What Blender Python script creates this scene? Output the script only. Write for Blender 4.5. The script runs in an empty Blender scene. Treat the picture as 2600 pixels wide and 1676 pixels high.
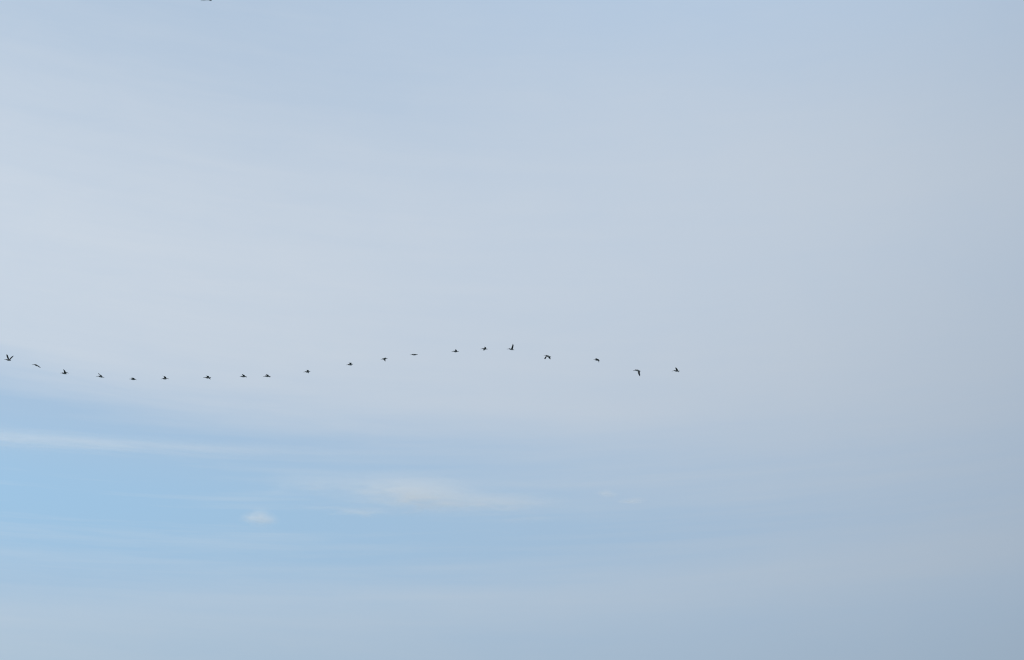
import bpy, bmesh, math, random
from mathutils import Vector, Matrix

# ------------------------------------------------------------------ camera, sky, sun, exposure
scene = bpy.context.scene
C = scene.collection
R = math.radians

cam = bpy.data.cameras.new("camera")
cam.lens = 50.0
cam.sensor_width = 36.0
cam.clip_start = 0.1
cam.clip_end = 200000.0
cam_obj = bpy.data.objects.new("camera", cam)
EYE = Vector((0.0, 0.0, 1.7))
cam_obj.location = EYE
cam_obj.rotation_euler = (R(116.0), 0.0, 0.0)          # looking north, 26 degrees up
C.objects.link(cam_obj)
scene.camera = cam_obj

SUN_EL, SUN_AZ = 55.0, -70.0                            # degrees; azimuth from north, west is negative
sun = bpy.data.lights.new("sun", 'SUN')
sun.energy = 3.0
sun.angle = R(0.53)
sun.color = (1.0, 0.95, 0.88)
sun_obj = bpy.data.objects.new("sun", sun)
sun_dir = Vector((math.sin(R(SUN_AZ)) * math.cos(R(SUN_EL)), math.cos(R(SUN_AZ)) * math.cos(R(SUN_EL)), math.sin(R(SUN_EL))))
sun_obj.rotation_euler = sun_dir.to_track_quat('Z', 'Y').to_euler()
sun_obj.location = sun_dir * 50
C.objects.link(sun_obj)

scene.view_settings.view_transform = 'Standard'
scene.view_settings.look = 'None'
scene.view_settings.gamma = 1.0
scene.view_settings.exposure = 0.0
scene.view_settings.use_curve_mapping = False
scene.cycles.use_denoising = True
scene.cycles.filter_width = 1.1
scene.cycles.volume_bounces = 2
scene.cycles.max_bounces = 6


class Ex:
    """Arithmetic on node sockets."""
    def __init__(self, nt, s):
        self.nt, self.s = nt, s

    def _m(self, op, *args, clamp=False):
        n = self.nt.nodes.new('ShaderNodeMath')
        n.operation = op
        n.use_clamp = clamp
        for i, a in enumerate((self,) + args):
            if isinstance(a, Ex):
                self.nt.links.new(a.s, n.inputs[i])
            else:
                n.inputs[i].default_value = a
        return Ex(self.nt, n.outputs[0])

    def __add__(self, o): return self._m('ADD', o)
    __radd__ = __add__
    def __sub__(self, o): return self._m('SUBTRACT', o)
    def __rsub__(self, o): return (self * -1.0) + o
    def __mul__(self, o): return self._m('MULTIPLY', o)
    __rmul__ = __mul__
    def __truediv__(self, o): return self._m('DIVIDE', o)
    def clamp(self): return self._m('ADD', 0.0, clamp=True)
    def exp(self): return self._m('EXPONENT')

    def smooth(self, lo, hi):
        """0 below lo, 1 above hi, smooth between."""
        t = ((self - lo) / (hi - lo))._m('ADD', 0.0, clamp=True)
        return t * t * (3.0 - 2.0 * t)

    def bell(self, c, w):
        t = (self - c) / w
        return (t * t * -1.0).exp()


def vec(nt, x, y, z):
    n = nt.nodes.new('ShaderNodeCombineXYZ')
    for i, a in enumerate((x, y, z)):
        if isinstance(a, Ex):
            nt.links.new(a.s, n.inputs[i])
        else:
            n.inputs[i].default_value = a
    return n.outputs[0]


def noise(nt, v, scale, detail=4.0, rough=0.55, dist=0.0):
    n = nt.nodes.new('ShaderNodeTexNoise')
    n.inputs['Scale'].default_value = scale
    n.inputs['Detail'].default_value = detail
    n.inputs['Roughness'].default_value = rough
    n.inputs['Distortion'].default_value = dist
    nt.links.new(v, n.inputs['Vector'])
    return Ex(nt, n.outputs[0]) - 0.5


def build_world():
    w = bpy.data.worlds.new("World")
    scene.world = w
    w.use_nodes = True
    nt = w.node_tree
    bg = nt.nodes['Background']
    STR = 0.083
    bg.inputs['Strength'].default_value = STR
    sky = nt.nodes.new('ShaderNodeTexSky')
    sky.sky_type = 'NISHITA'
    sky.sun_disc = False
    sky.sun_elevation = R(SUN_EL)
    sky.sun_rotation = R(SUN_AZ)
    sky.altitude = 0.0
    sky.air_density = 1.0
    sky.dust_density = 1.0
    sky.ozone_density = 4.0

    tc = nt.nodes.new('ShaderNodeTexCoord')
    sp = nt.nodes.new('ShaderNodeSeparateXYZ')
    nt.links.new(tc.outputs['Generated'], sp.inputs[0])
    x, y, z = (Ex(nt, sp.outputs[i]) for i in range(3))
    el = z._m('ARCSINE') * (180.0 / math.pi)             # elevation, degrees
    hor = (1.0 - z * z)._m('SQRT') + 1e-4
    sa = x / hor                                         # sine of the azimuth
    # closeness to the sun: ice cloud scatters sunlight forward
    toward = x * sun_dir.x + y * sun_dir.y + z * sun_dir.z

    # streaks drawn out along the wind, slightly falling to the east
    tilt = z + x * 0.02
    wide = noise(nt, vec(nt, x * 1.0, y * 1.0, tilt * 7.0), 2.2, 3.0, 0.5)
    fine = noise(nt, vec(nt, x * 1.0, y * 1.0, tilt * 14.0), 5.0, 5.0, 0.6, 0.3)

    strand = noise(nt, vec(nt, x * 1.0 + 3.7, y * 1.0, (z - x * 0.03) * 30.0), 2.2, 5.0, 0.62, 0.2)
    mottle = noise(nt, vec(nt, x, y, z * 2.2), 14.0, 6.0, 0.65, 0.6)

    # thin high veil with its lower edge falling from west to east
    e2 = el + sa * 3.0 + wide * 1.6 + fine * 1.0          # about 21.3 on the edge
    west = (sa * -1.0).smooth(-0.40, 0.40)
    edge = west * e2.smooth(20.4, 23.2) + (1.0 - west) * e2.smooth(15.5, 25.0)
    veil = edge * (1.0 - el.smooth(28.5, 41.0) * 0.82) * (0.32 + west * 0.08) * (1.0 - sa.smooth(0.20, 0.45) * 0.26)
    # a low bank of thin haze under the blue gap
    e3 = el - sa * 3.5 + wide * 1.0
    low = (1.0 - e3.smooth(13.2, 16.6)) * 0.06 + e3.bell(15.2, 1.3) * 0.15 + (1.0 - el.smooth(11.5, 15.0)) * west * 0.13
    # a faint broad band crossing high up towards the east
    high = (el + sa * 12.0 + wide * 2.0).bell(35.8, 2.4) * sa.smooth(-0.15, 0.15) * 0.06
    hole = el.bell(18.5, 3.2) * (0.25 + west * 0.75)
    veil = (veil + low + high + strand * hole * 0.95 + mottle * 0.09 + wide * 0.06 + fine * 0.16 * (0.35 + west * 0.65)).clamp()
    base = (0.5 + (1.0 - west) * 0.27).clamp()
    gap = el.bell(18.2, 2.8) * west * 0.43                # bluest air in the clear gap to the west
    glow = 0.501 + 0.796 * toward.smooth(-0.25, 0.95) - sa.smooth(0.10, 0.60) * 0.02 - el.smooth(27.0, 37.0) * 0.05 - (1.0 - el.smooth(11.0, 16.5)) * (0.05 + west * 0.05)

    def scaled(col):
        n = nt.nodes.new('ShaderNodeVectorMath')
        n.operation = 'SCALE'
        n.inputs[0].default_value = [v / STR for v in col]
        nt.links.new(glow.s, n.inputs['Scale'])
        return n.outputs[0]

    def mix(f, p, q):
        n = nt.nodes.new('ShaderNodeMix')
        n.data_type = 'VECTOR'
        n.clamp_factor = True
        nt.links.new(f.s, n.inputs[0])
        nt.links.new(p, n.inputs[4])
        nt.links.new(q, n.inputs[5])
        return n.outputs[1]

    tint = nt.nodes.new('ShaderNodeVectorMath')
    tint.operation = 'MULTIPLY'
    nt.links.new(sky.outputs[0], tint.inputs[0])
    tint.inputs[1].default_value = (0.90, 1.075, 0.953)
    air = mix(base, tint.outputs[0], scaled((0.534, 0.670, 0.846)))     # pale humid air
    air = mix(gap, air, scaled((0.25, 0.50, 0.735)))
    out = mix(veil, air, scaled((0.700, 0.693, 0.680)))                 # ice cloud, nearly white
    nt.links.new(out, bg.inputs['Color'])


build_world()


# ------------------------------------------------------------------ helpers
def principled(name, rough=0.7):
    m = bpy.data.materials.new(name)
    m.use_nodes = True
    p = m.node_tree.nodes['Principled BSDF']
    p.inputs['Roughness'].default_value = rough
    return m, m.node_tree, p


def plumage(name, col, var, scale, rough=0.75):
    """Feather colour broken up by fine streaks."""
    m, nt, p = principled(name, rough)
    tc = nt.nodes.new('ShaderNodeTexCoord')
    n = nt.nodes.new('ShaderNodeTexNoise')
    n.inputs['Scale'].default_value = scale
    n.inputs['Detail'].default_value = 4.0
    nt.links.new(tc.outputs['Object'], n.inputs['Vector'])
    r = nt.nodes.new('ShaderNodeValToRGB')
    r.color_ramp.elements[0].position = 0.3
    r.color_ramp.elements[1].position = 0.7
    r.color_ramp.elements[0].color = [c * (1 - var) for c in col] + [1]
    r.color_ramp.elements[1].color = [c * (1 + var) for c in col] + [1]
    nt.links.new(n.outputs[0], r.inputs[0])
    nt.links.new(r.outputs[0], p.inputs['Base Color'])
    return m


def direction(az, el):
    a, e = R(az), R(el)
    return Vector((math.sin(a) * math.cos(e), math.cos(a) * math.cos(e), math.sin(e)))


# ------------------------------------------------------------------ water below the line of sight
def build_water():
    me = bpy.data.meshes.new("water")
    s = 40000.0
    me.from_pydata([(-s, -s, 0), (s, -s, 0), (s, s, 0), (-s, s, 0)], [], [(0, 1, 2, 3)])
    o = bpy.data.objects.new("water", me)
    C.objects.link(o)
    m, nt, p = principled("sea_water", 0.12)
    p.inputs['Base Color'].default_value = (0.03, 0.06, 0.07, 1)
    p.inputs['IOR'].default_value = 1.33
    tc = nt.nodes.new('ShaderNodeTexCoord')
    n = nt.nodes.new('ShaderNodeTexNoise')
    n.inputs['Scale'].default_value = 0.4
    n.inputs['Detail'].default_value = 6.0
    b = nt.nodes.new('ShaderNodeBump')
    b.inputs['Strength'].default_value = 0.5
    b.inputs['Distance'].default_value = 0.6
    nt.links.new(tc.outputs['Object'], n.inputs['Vector'])
    nt.links.new(n.outputs[0], b.inputs['Height'])
    nt.links.new(b.outputs[0], p.inputs['Normal'])
    me.materials.append(m)
    o["kind"] = "structure"
    o["label"] = "open water below the flying birds"


build_water()


# ------------------------------------------------------------------ clouds: real bodies of thin vapour
def build_cloud(label, dist, lobes, tau, ragged, grain, depth, seed, layers=3.0):
    """lobes: (azimuth, elevation, half width, half height in degrees, weight)"""
    k = dist * math.pi / 180.0
    c = sum((direction(l[0], l[1]) for l in lobes), Vector()) / len(lobes)
    c.normalize()
    right = Vector((c.y, -c.x, 0)).normalized()
    up = right.cross(c)
    rot = Matrix((right, c, up)).transposed()              # local x east, y away, z up
    inv = rot.transposed()
    loc = []
    bm = bmesh.new()
    for az, el, hw, hh, w in lobes:
        q = inv @ (direction(az, el) * dist - c * dist)
        q.y = 0.0
        a, b, h = hw * k, depth, hh * k
        loc.append((q, a, b, h, w))
        ret = bmesh.ops.create_icosphere(bm, subdivisions=3, radius=1.0)
        for v in ret['verts']:
            v.co = Vector((v.co.x * a * 1.35 + q.x, v.co.y * b * 1.35 + q.y, v.co.z * h * 1.35 + q.z))
    me = bpy.data.meshes.new("cloud")
    bm.to_mesh(me)
    bm.free()
    o = bpy.data.objects.new("cloud", me)
    C.objects.link(o)
    rm = o.modifiers.new("union", 'REMESH')
    rm.mode = 'VOXEL'
    rm.voxel_size = min(l[3] for l in loc) * 0.30
    rm.use_smooth_shade = True
    o.matrix_world = Matrix.Translation(EYE + c * dist) @ rot.to_4x4()

    m = bpy.data.materials.new("cloud_vapour")
    m.use_nodes = True
    nt = m.node_tree
    nt.nodes.clear()
    out = nt.nodes.new('ShaderNodeOutputMaterial')
    vol = nt.nodes.new('ShaderNodeVolumePrincipled')
    vol.inputs['Color'].default_value = (1.0, 0.99, 0.975, 1)
    vol.inputs['Anisotropy'].default_value = 0.35
    nt.links.new(vol.outputs[0], out.inputs['Volume'])
    tc = nt.nodes.new('ShaderNodeTexCoord')
    sp = nt.nodes.new('ShaderNodeSeparateXYZ')
    nt.links.new(tc.outputs['Object'], sp.inputs[0])
    x, y, z = (Ex(nt, sp.outputs[i]) for i in range(3))
    nz = noise(nt, vec(nt, x * (1.0 / grain) + seed, y * (1.0 / grain), z * (layers / grain)), 1.0, 5.0, 0.6, 0.4)
    z2 = z + nz * ragged * loc[0][3]
    x2 = x + nz * ragged * loc[0][3] * 2.0
    tot = None
    for q, a, b, h, w in loc:
        ux, uy, uz = (x2 - q.x) / (a * 0.62), (y - q.y) / (b * 0.62), (z2 - q.z) / (h * 0.62)
        g = ((ux * ux + uy * uy + uz * uz) * -1.0).exp() * w
        tot = g if tot is None else tot + g
    d = (tot * (1.0 + nz * 2.4) - 0.03)._m('MAXIMUM', 0.0) * (tau / (depth * 0.62 * 1.77))
    nt.links.new(d.s, vol.inputs['Density'])
    m.cycles.volume_step_rate = 0.25
    o.data.materials.append(m)
    o["label"] = label
    o["category"] = "cloud"
    o["group"] = "small clouds in the blue gap"
    return o


build_cloud("small compact puff of pale cloud left of the long cloud", 4000.0,
            [(-10.52, 18.22, 0.58, 0.40, 1.0), (-10.90, 18.14, 0.46, 0.24, 0.6), (-10.14, 18.12, 0.50, 0.25, 0.7)],
            0.52, 0.6, 16.0, 34.0, 3.1)
build_cloud("largest low cloud, long pale lens with a tapering tail to the right", 4500.0,
            [(-4.70, 19.45, 2.4, 0.92, 1.0), (-3.10, 19.34, 2.2, 0.80, 0.85), (-0.50, 19.14, 3.1, 0.50, 0.8),
             (-7.80, 19.64, 3.6, 0.50, 0.50), (-6.40, 18.62, 1.6, 0.24, 0.60), (-8.00, 18.68, 1.6, 0.20, 0.35)],
            0.56, 0.8, 80.0, 90.0, 7.7, 4.5)
build_cloud("faint small wisp of cloud, upper of the pair right of the long cloud", 4500.0,
            [(3.95, 19.42, 0.42, 0.17, 1.0), (4.25, 19.34, 0.35, 0.13, 0.6)], 0.32, 0.8, 30.0, 30.0, 1.9)
build_cloud("faint flat wisp of cloud, lower and wider of the pair right of the long cloud", 4500.0,
            [(5.20, 19.10, 0.55, 0.16, 1.0), (4.75, 19.06, 0.45, 0.12, 0.7)], 0.32, 0.8, 30.0, 30.0, 5.3)
build_cloud("barely visible wisp of cloud just below the right tail of the long cloud", 4500.0,
            [(1.0, 18.46, 0.9, 0.17, 1.0), (0.1, 18.38, 0.7, 0.13, 0.7)], 0.13, 0.8, 40.0, 35.0, 9.2)
build_cloud("long thin pale streak of cloud reaching in from the left edge below the birds", 7000.0,
            [(-25.2, 19.88, 4.6, 0.38, 1.0), (-21.1, 20.30, 4.4, 0.38, 1.0), (-17.4, 20.58, 4.2, 0.38, 0.75),
             (-13.5, 20.78, 4.2, 0.38, 0.45), (-9.5, 20.88, 4.0, 0.40, 0.20), (-6.4, 20.88, 3.2, 0.40, 0.07)],
            0.32, 0.8, 260.0, 120.0, 2.4, 14.0)


# ------------------------------------------------------------------ pelicans
MAT_BODY = plumage("grey_brown_back", (0.17, 0.155, 0.145), 0.35, 14.0)
MAT_BELLY = plumage("pale_belly", (0.68, 0.64, 0.61), 0.20, 10.0)
MAT_HEAD = plumage("dark_head", (0.045, 0.048, 0.058), 0.30, 18.0)
MAT_BILL = plumage("grey_bill", (0.13, 0.135, 0.14), 0.20, 12.0, 0.5)
MAT_WING = plumage("dark_wing_coverts", (0.16, 0.15, 0.135), 0.40, 16.0)
MAT_QUILL = plumage("black_flight_feathers", (0.075, 0.075, 0.078), 0.30, 24.0, 0.6)
MATS = [MAT_BODY, MAT_BELLY, MAT_HEAD, MAT_BILL, MAT_WING, MAT_QUILL]


def spline(pts, t):
    """Catmull-Rom through pts, t in 0..1."""
    n = len(pts) - 1
    f = min(max(t, 0.0), 1.0) * n
    i = min(int(f), n - 1)
    u = f - i
    p1, p2 = pts[i], pts[i + 1]
    p0 = pts[i - 1] if i > 0 else p1 * 2 - p2
    p3 = pts[i + 2] if i + 2 <= n else p2 * 2 - p1
    return 0.5 * (2 * p1 + (p2 - p0) * u + (2 * p0 - 5 * p1 + 4 * p2 - p3) * u * u + (3 * p1 - p0 - 3 * p2 + p3) * u ** 3)


def ring_skin(bm, rings, mat_of):
    """Skin closed rings of equal length, capped at both ends."""
    vs = [[bm.verts.new(p) for p in ring] for ring in rings]
    n = len(vs[0])
    for i in range(len(vs) - 1):
        for j in range(n):
            f = bm.faces.new((vs[i][j], vs[i][(j + 1) % n], vs[i + 1][(j + 1) % n], vs[i + 1][j]))
            f.material_index = mat_of(i, j)
            f.smooth = True
    for ring, i in ((vs[0], 0), (vs[-1], len(vs) - 2)):
        f = bm.faces.new(ring if i else ring[::-1])
        f.material_index = mat_of(i, 0)


def pelican_mesh(body, near, far):
    B, H, M, T = (Vector(p) for p in body)
    bm = bmesh.new()
    ax = (T - H).normalized()
    up = Vector((0, 0, 1))
    side = ax.cross(up).normalized()
    upn = side.cross(ax).normalized()
    # head, folded neck, trunk and tail: station, position, half width, half height, material
    neck = H.lerp(M, 0.30) - upn * 0.045
    bb = H.lerp(B, 0.16) - upn * 0.008
    st = [
        (B, 0.010, 0.010, 3), (B.lerp(bb, 0.12) + upn * 0.004, 0.020, 0.018, 3), (B.lerp(bb, 0.5) + upn * 0.004, 0.026, 0.030, 3),
        (B.lerp(bb, 0.85), 0.034, 0.042, 3), (bb, 0.044, 0.054, 2), (H, 0.072, 0.080, 2), (H.lerp(neck, 0.55), 0.072, 0.088, 2),
        (neck, 0.086, 0.100, 0), (H.lerp(M, 0.62), 0.112, 0.112, 0), (M, 0.122, 0.112, 0), (M.lerp(T, 0.30), 0.102, 0.088, 0),
        (M.lerp(T, 0.55), 0.070, 0.056, 0), (M.lerp(T, 0.72), 0.066, 0.032, 5), (M.lerp(T, 0.90), 0.088, 0.020, 5), (T, 0.082, 0.012, 5)]
    n = 12
    rings = []
    for i, (p, w, h, _) in enumerate(st):
        a = st[max(i - 1, 0)][0]
        b = st[min(i + 1, len(st) - 1)][0]
        d = (b - a).normalized()
        s = d.cross(up).normalized()
        u = s.cross(d).normalized()
        rings.append([p + s * (math.cos(2 * math.pi * j / n) * w) + u * (math.sin(2 * math.pi * j / n) * h) for j in range(n)])

    def mat_body(i, j):
        m = max(st[i][3], 0) if i < 7 else st[i + 1][3]
        if 7 <= i <= 10 and 6 <= j <= 11:
            return 1
        return m
    ring_skin(bm, rings, mat_body)

    # wings: leading and trailing edge splines joined by a thin cambered section
    for wing in (near, far):
        lead = [Vector(a) for a, b in wing]
        trail = [Vector(b) for a, b in wing]
        root_l, root_t = lead[0].copy(), trail[0].copy()
        mid = (root_l + root_t) / 2
        inward = (M - mid) * 0.35
        lead = [root_l + inward] + lead
        trail = [root_t + inward] + trail
        N = 18
        rings = []
        for i in range(N + 1):
            t = i / N
            l, r = spline(lead, t), spline(trail, t)
            u = (t - (len(lead) - 2) / (len(lead) - 1)) * (len(lead) - 1)
            if 0 < u < 1:
                r = l + (r - l) * (1 + 0.18 * math.sin(math.pi * u))     # the hand of the wing stays broad
            if i % 2 and t > 0.35:
                r = r.lerp(l, 0.07)                          # notched tips of the flight feathers
            nx = spline(lead, min(t + 0.03, 1.0)) - spline(lead, max(t - 0.03, 0.0))
            ch = r - l
            nrm = nx.cross(ch)
            nrm = nrm.normalized() if nrm.length > 1e-6 else upn.copy()
            th = 0.024 * (1 - t) + 0.007
            sec = [(0.0, 0.0), (0.12, 0.85), (0.35, 1.0), (0.65, 0.55), (1.0, 0.12), (1.0, -0.12), (0.65, -0.35), (0.35, -0.7), (0.12, -0.75)]
            rings.append([l + ch * a + nrm * (b * th) for a, b in sec])
        ring_skin(bm, rings, lambda i, j: 5 if (3 <= j <= 5 or i > 12) else 4)
    bmesh.ops.recalc_face_normals(bm, faces=bm.faces)
    me = bpy.data.meshes.new("pelican")
    bm.to_mesh(me)
    bm.free()
    for m in MATS:
        me.materials.append(m)
    return me


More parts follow.
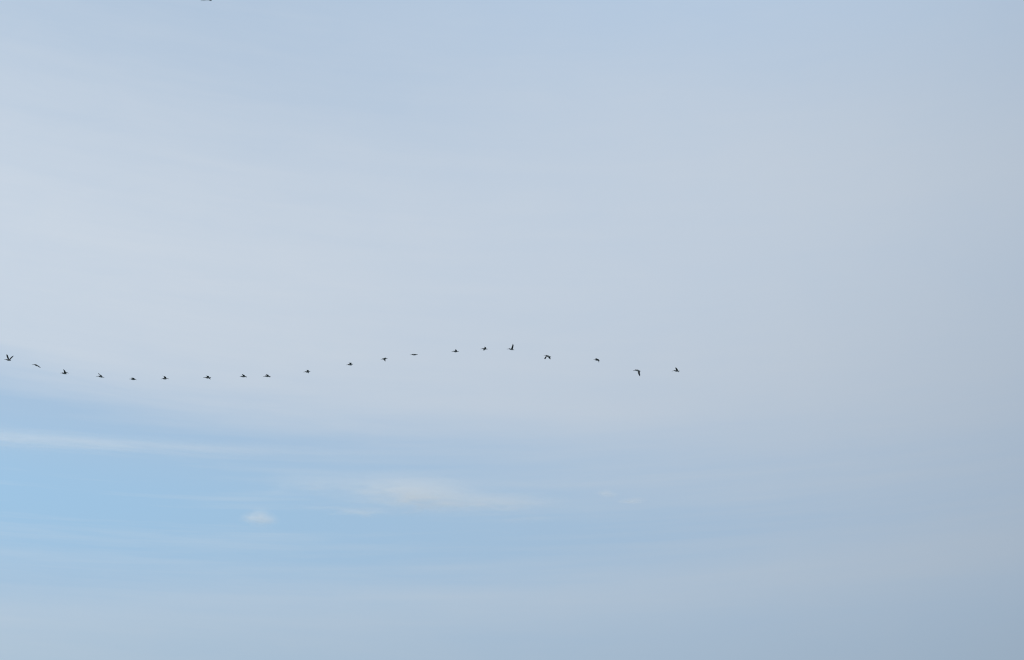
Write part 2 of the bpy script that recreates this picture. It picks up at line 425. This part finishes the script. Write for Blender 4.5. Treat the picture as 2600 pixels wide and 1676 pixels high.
# azimuth, elevation, distance (m); then, in metres from the middle of the trunk (east, north, up):
# bill tip, head, trunk, tail; near wing and far wing as pairs of leading and trailing edge points
PELICANS = [
    (-21.292,23.282,214,[(-0.595,-0.122,0.015),(-0.254,-0.069,0.061),(-0.0,0.0,0.0),(0.32,0.077,-0.048)],[((-0.109,-0.136,0.076),(0.141,-0.009,0.011)),((-0.266,-0.375,0.46),(-0.037,-0.277,0.443)),((-0.11,-0.83,0.572),(-0.075,-0.807,0.552))],[((0.033,0.017,0.116),(0.158,0.105,0.033)),((0.183,0.205,0.575),(0.284,0.296,0.462)),((0.37,0.504,0.937),(0.396,0.536,0.89))]),
    (-20.176,23.229,212,[(-0.661,-0.143,0.036),(-0.193,-0.065,0.115),(0.0,-0.0,-0.0),(0.322,0.098,-0.109)],[((-0.11,-0.105,0.014),(0.142,0.007,-0.028)),((0.329,-0.359,-0.173),(0.406,-0.246,-0.358)),((0.78,-0.401,-0.505),(0.795,-0.387,-0.523))],[((-0.117,-0.023,0.082),(0.085,0.068,0.046)),((-0.148,0.454,0.269),(0.004,0.547,0.189)),((0.049,0.975,0.353),(0.036,0.983,0.326))]),
    (-19.024,23.065,213,[(-0.622,-0.106,0.014),(-0.286,-0.072,0.07),(0.0,0.0,0.0),(0.353,0.075,-0.05)],[((-0.102,-0.117,0.055),(0.195,0.002,0.017)),((0.047,-0.592,0.058),(0.278,-0.515,0.062)),((0.055,-1.07,0.166),(0.17,-1.025,0.155))],[((0.112,0.004,0.203),(0.19,0.085,0.085)),((0.093,0.468,0.419),(0.146,0.526,0.33)),((0.255,0.971,0.484),(0.243,0.981,0.451))]),
    (-17.547,23.112,211,[(-0.756,-0.131,0.012),(-0.301,-0.078,0.089),(-0.0,0.0,0.0),(0.303,0.052,-0.054)],[((-0.143,-0.125,0.052),(0.17,-0.009,0.012)),((-0.092,-0.449,0.092),(0.142,-0.358,0.055)),((-0.255,-0.706,0.13),(-0.073,-0.641,0.113)),((-0.144,-1.02,0.128),(-0.123,-1.003,0.104))],[((0.012,0.039,0.048),(0.221,0.123,0.009)),((0.114,0.538,0.225),(0.167,0.585,0.16)),((0.144,1.057,0.318),(0.113,1.06,0.288))]),
    (-16.223,23.157,214,[(-0.684,-0.091,0.013),(-0.336,-0.066,0.056),(0.0,0.0,0.0),(0.271,0.009,0.004)],[((-0.23,-0.15,0.059),(0.147,-0.029,0.034)),((-0.076,-0.621,-0.041),(0.205,-0.541,-0.037)),((-0.164,-1.048,-0.125),(-0.097,-1.022,-0.139))],[((0.068,0.052,0.055),(0.202,0.1,0.035)),((0.074,0.508,0.299),(0.156,0.563,0.229)),((0.174,1.035,0.351),(0.147,1.038,0.327))]),
    (-14.937,23.31,216,[(-0.657,-0.032,-0.068),(-0.288,-0.041,0.046),(0.0,-0.0,-0.0),(0.29,0.008,0.004)],[((-0.14,-0.12,0.058),(0.176,-0.049,0.09)),((-0.127,-0.477,0.122),(0.204,-0.368,0.075)),((-0.095,-0.798,0.074),(0.153,-0.722,0.051)),((-0.203,-1.03,0.065),(-0.161,-1.006,0.038))],[((0.126,0.057,0.073),(0.264,0.106,0.047)),((0.263,0.52,0.302),(0.286,0.551,0.246)),((0.282,1.028,0.41),(0.255,1.031,0.389))]),
    (-13.184,23.509,213,[(-0.672,-0.053,0.017),(-0.232,-0.028,0.067),(0.0,-0.0,-0.0),(0.489,0.015,0.073)],[((-0.115,-0.11,0.062),(0.218,-0.034,0.064)),((-0.014,-0.598,-0.014),(0.276,-0.547,0.024)),((-0.074,-1.046,-0.136),(0.036,-1.03,-0.116))],[((0.073,0.079,-0.012),(0.322,0.115,0.036)),((0.08,0.576,0.13),(0.247,0.597,0.171)),((0.237,1.081,0.219),(0.248,1.092,0.201))]),
    (-11.675,23.678,215,[(-0.6,-0.002,-0.023),(-0.293,-0.028,0.052),(0.0,0.0,0.0),(0.422,0.009,0.026)],[((-0.133,-0.111,0.063),(0.207,-0.035,0.049)),((-0.092,-0.444,0.074),(0.22,-0.379,0.071)),((-0.118,-0.762,-0.02),(0.151,-0.707,-0.018)),((-0.008,-1.077,-0.057),(0.017,-1.064,-0.076))],[((0.19,0.091,0.009),(0.36,0.108,0.049)),((0.211,0.585,0.165),(0.282,0.586,0.198)),((0.279,1.083,0.291),(0.265,1.086,0.276))]),
    (-10.668,23.763,212,[(-0.665,0.018,-0.072),(-0.291,-0.027,0.061),(0.0,0.0,0.0),(0.484,0.014,0.022)],[((-0.119,-0.101,0.05),(0.192,-0.04,0.046)),((-0.05,-0.597,-0.03),(0.259,-0.543,-0.021)),((-0.101,-1.059,-0.126),(0.025,-1.035,-0.128))],[((0.105,0.081,-0.012),(0.33,0.104,0.031)),((0.133,0.569,0.159),(0.26,0.583,0.181)),((0.266,1.067,0.286),(0.258,1.073,0.27))]),
    (-8.962,24.049,214,[(-0.649,0.025,-0.037),(-0.253,-0.008,0.051),(-0.0,0.0,0.0),(0.412,-0.025,0.053)],[((-0.123,-0.092,0.039),(0.209,-0.049,0.059)),((-0.009,-0.578,-0.068),(0.25,-0.55,-0.039)),((-0.025,-1.086,-0.163),(0.276,-1.038,-0.163))],[((-0.094,0.046,-0.012),(0.18,0.064,0.045)),((-0.078,0.54,0.13),(0.096,0.556,0.154)),((0.028,1.046,0.235),(0.071,1.048,0.246))]),
    (-7.12,24.437,216,[(-0.689,0.051,-0.058),(-0.3,0.002,0.034),(-0.0,0.0,0.0),(0.384,-0.053,0.074)],[((-0.142,-0.098,0.054),(0.182,-0.064,0.069)),((-0.086,-0.59,-0.058),(0.223,-0.565,-0.029)),((-0.147,-1.09,-0.182),(0.249,-1.052,-0.158))],[((-0.123,0.058,-0.039),(0.142,0.067,0.014)),((-0.092,0.542,0.133),(0.071,0.553,0.154)),((0.03,1.025,0.301),(0.075,1.037,0.287))]),
    (-5.641,24.737,213,[(-0.58,0.087,-0.073),(-0.268,0.03,-0.002),(-0.0,0.0,0.0),(0.444,-0.027,0.01)],[((-0.171,-0.078,0.013),(0.209,-0.047,0.027)),((-0.038,-0.546,-0.156),(0.254,-0.529,-0.131)),((0.21,-1.006,-0.281),(0.332,-0.994,-0.282))],[((-0.165,0.069,-0.065),(0.157,0.083,-0.027)),((-0.106,0.573,0.021),(0.093,0.59,0.029)),((-0.016,1.085,0.055),(0.035,1.097,0.041))]),
    (-4.337,24.943,211,[(-0.677,0.073,-0.03),(-0.237,0.012,0.054),(0.0,0.0,0.0),(0.499,-0.032,0.008)],[((-0.142,-0.067,0.001),(0.236,-0.037,-0.001)),((-0.049,-0.523,-0.212),(0.271,-0.509,-0.189)),((0.16,-0.983,-0.378),(0.305,-0.98,-0.361))],[((-0.149,0.049,-0.01),(0.23,0.072,0.001)),((-0.126,0.522,0.185),(0.196,0.544,0.189)),((0.045,1.001,0.376),(0.132,1.008,0.373))]),
    (-2.517,25.105,214,[(-0.598,0.065,0.04),(-0.21,-0.004,0.107),(0.0,-0.0,-0.0),(0.492,-0.052,0.015)],[((-0.057,-0.083,0.053),(0.239,-0.072,0.058)),((-0.014,-0.582,-0.05),(0.244,-0.567,-0.059)),((-0.003,-1.094,-0.127),(0.233,-1.054,-0.19))],[((-0.121,0.05,0.0),(0.236,0.063,0.006)),((-0.082,0.516,0.209),(0.216,0.517,0.236)),((0.077,0.964,0.445),(0.227,0.963,0.462))]),
    (-1.21,25.231,216,[(-0.678,0.085,0.024),(-0.271,0.011,0.082),(-0.0,0.0,0.0),(0.421,-0.041,-0.036)],[((-0.134,-0.06,0.005),(0.196,-0.055,0.007)),((-0.05,-0.562,-0.066),(0.226,-0.557,-0.064)),((-0.026,-1.07,-0.098),(0.049,-1.05,-0.138))],[((-0.196,0.065,-0.029),(0.074,0.085,-0.06)),((-0.236,0.552,0.11),(-0.026,0.565,0.093)),((-0.331,1.033,0.26),(-0.095,1.043,0.251))]),
    (-0.013,25.216,214,[(-0.759,0.069,0.088),(-0.313,-0.002,0.121),(0.0,0.0,0.0),(0.372,-0.023,-0.093)],[((-0.119,-0.077,0.046),(0.179,-0.064,0.019)),((0.03,-0.504,0.272),(0.268,-0.504,0.272)),((0.163,-0.971,0.51),(0.223,-0.952,0.47))],[((-0.089,0.007,0.102),(0.179,0.02,0.075)),((0.06,0.173,0.559),(0.262,0.173,0.559)),((0.167,0.396,1.028),(0.233,0.409,1.001))]),
    (1.605,24.937,212,[(-0.661,0.05,0.17),(-0.22,-0.003,0.138),(0.0,0.0,0.0),(0.44,-0.015,-0.137)],[((-0.237,-0.04,-0.019),(-0.001,-0.012,-0.093)),((-0.453,-0.408,-0.264),(-0.277,-0.357,-0.383)),((-0.624,-0.602,-0.733),(-0.456,-0.59,-0.77))],[((-0.058,0.065,-0.018),(0.355,0.074,-0.063)),((0.102,0.586,-0.037),(0.344,0.562,0.001)),((0.32,1.068,-0.026),(0.379,1.07,-0.034))]),
    (3.774,24.744,213,[(-0.569,0.107,0.089),(-0.233,0.04,0.067),(0.0,0.0,0.0),(0.35,-0.049,-0.088)],[((-0.239,-0.051,0.025),(0.174,-0.036,-0.066)),((-0.274,-0.549,-0.091),(0.202,-0.525,-0.21)),((-0.303,-1.057,-0.171),(0.128,-1.011,-0.331))],[((0.077,0.066,-0.035),(0.327,0.052,-0.041)),((0.224,0.566,0.033),(0.342,0.547,0.057)),((0.306,1.074,0.045),(0.332,1.056,0.079))]),
    (5.542,24.275,215,[(-0.731,0.187,-0.013),(-0.35,0.049,0.088),(0.0,0.0,0.0),(0.423,-0.034,-0.162)],[((-0.005,-0.009,-0.102),(0.32,-0.016,-0.154)),((0.007,-0.169,-0.615),(0.302,-0.205,-0.598)),((0.257,-0.254,-1.125),(0.298,-0.288,-1.059))],[((0.004,0.064,-0.02),(0.211,0.084,-0.109)),((-0.164,0.485,0.164),(-0.046,0.512,0.078)),((-0.286,0.911,0.39),(-0.227,0.923,0.349))]),
    (7.234,24.176,213,[(-0.686,0.176,0.047),(-0.255,0.036,0.113),(0.0,0.0,0.0),(0.463,-0.106,-0.042)],[((-0.136,-0.062,0.053),(0.198,-0.091,0.023)),((-0.139,-0.402,0.108),(0.151,-0.421,0.067)),((-0.257,-0.711,0.145),(-0.011,-0.725,0.106)),((-0.226,-1.055,0.14),(-0.191,-1.044,0.106))],[((0.122,0.057,-0.039),(0.296,0.033,-0.034)),((0.267,0.523,0.123),(0.384,0.505,0.131)),((0.441,0.998,0.241),(0.459,0.99,0.253))]),
    (-15.321,38.122,78,[(-0.587,-0.074,0.056),(-0.321,-0.07,0.059),(0.0,0.0,0.0),(0.501,0.088,-0.037)],[((-0.223,-0.108,-0.023),(0.207,0.001,-0.012)),((-0.165,-0.598,-0.038),(0.224,-0.509,-0.016)),((-0.036,-1.056,-0.005),(0.061,-1.04,0.008))],[((-0.185,-0.022,0.046),(0.187,0.064,0.065)),((-0.081,0.157,0.53),(0.194,0.227,0.536)),((0.178,0.295,1.009),(0.257,0.32,1.004))]),
]
LABELS = [
    "leftmost pelican of the line, both wings raised in an open V",
    "second pelican from the left, gliding with wings swept back along its body",
    "third pelican from the left, near wing raised steeply like a sail over its back",
    "fourth pelican from the left, narrow near wing swept forward with an upturned tip",
    "fifth pelican from the left, lowest of the line, near wing arched low over its back",
    "sixth pelican from the left, near wing curved up and forward",
    "seventh pelican from the left, near wing bent forward, far wing pointing down behind",
    "eighth pelican from the left, left of the closest pair, near wing tip hooked upward",
    "ninth pelican from the left, right of the closest pair, rounded near wing over its back",
    "tenth pelican from the left, square near wing up and far wing down",
    "eleventh pelican from the left, gliding with a blocky near wing held above its back",
    "twelfth pelican from the left, far wing pointing straight down like a dark wedge",
    "thirteenth pelican from the left, wings edge-on so only a flat spindle shape shows",
    "fourteenth pelican from the left, flat body with one small wing just above its back",
    "fifteenth pelican from the left, one wing up and one wing forward and down",
    "sixteenth pelican from the left, highest of the line, one narrow wing raised straight up",
    "seventeenth pelican from the left, both wings bent downward in an open arch",
    "eighteenth pelican from the left, broad short wing raised and far wing tip dropped behind",
    "second pelican from the right end, one long wing hanging straight down",
    "rightmost pelican of the line, near wing raised with a crooked tip",
    "dark underside of a nearer bird cut off by the top edge of the picture",
]
for spec, label in zip(PELICANS, LABELS):
    az, el, dist, body, near, far = spec
    o = bpy.data.objects.new("pelican", pelican_mesh(body, near, far))
    o.location = EYE + direction(az, el) * dist
    C.objects.link(o)
    o["label"] = label
    o["category"] = "bird"
    o["group"] = "pelicans flying in a long wavering line"
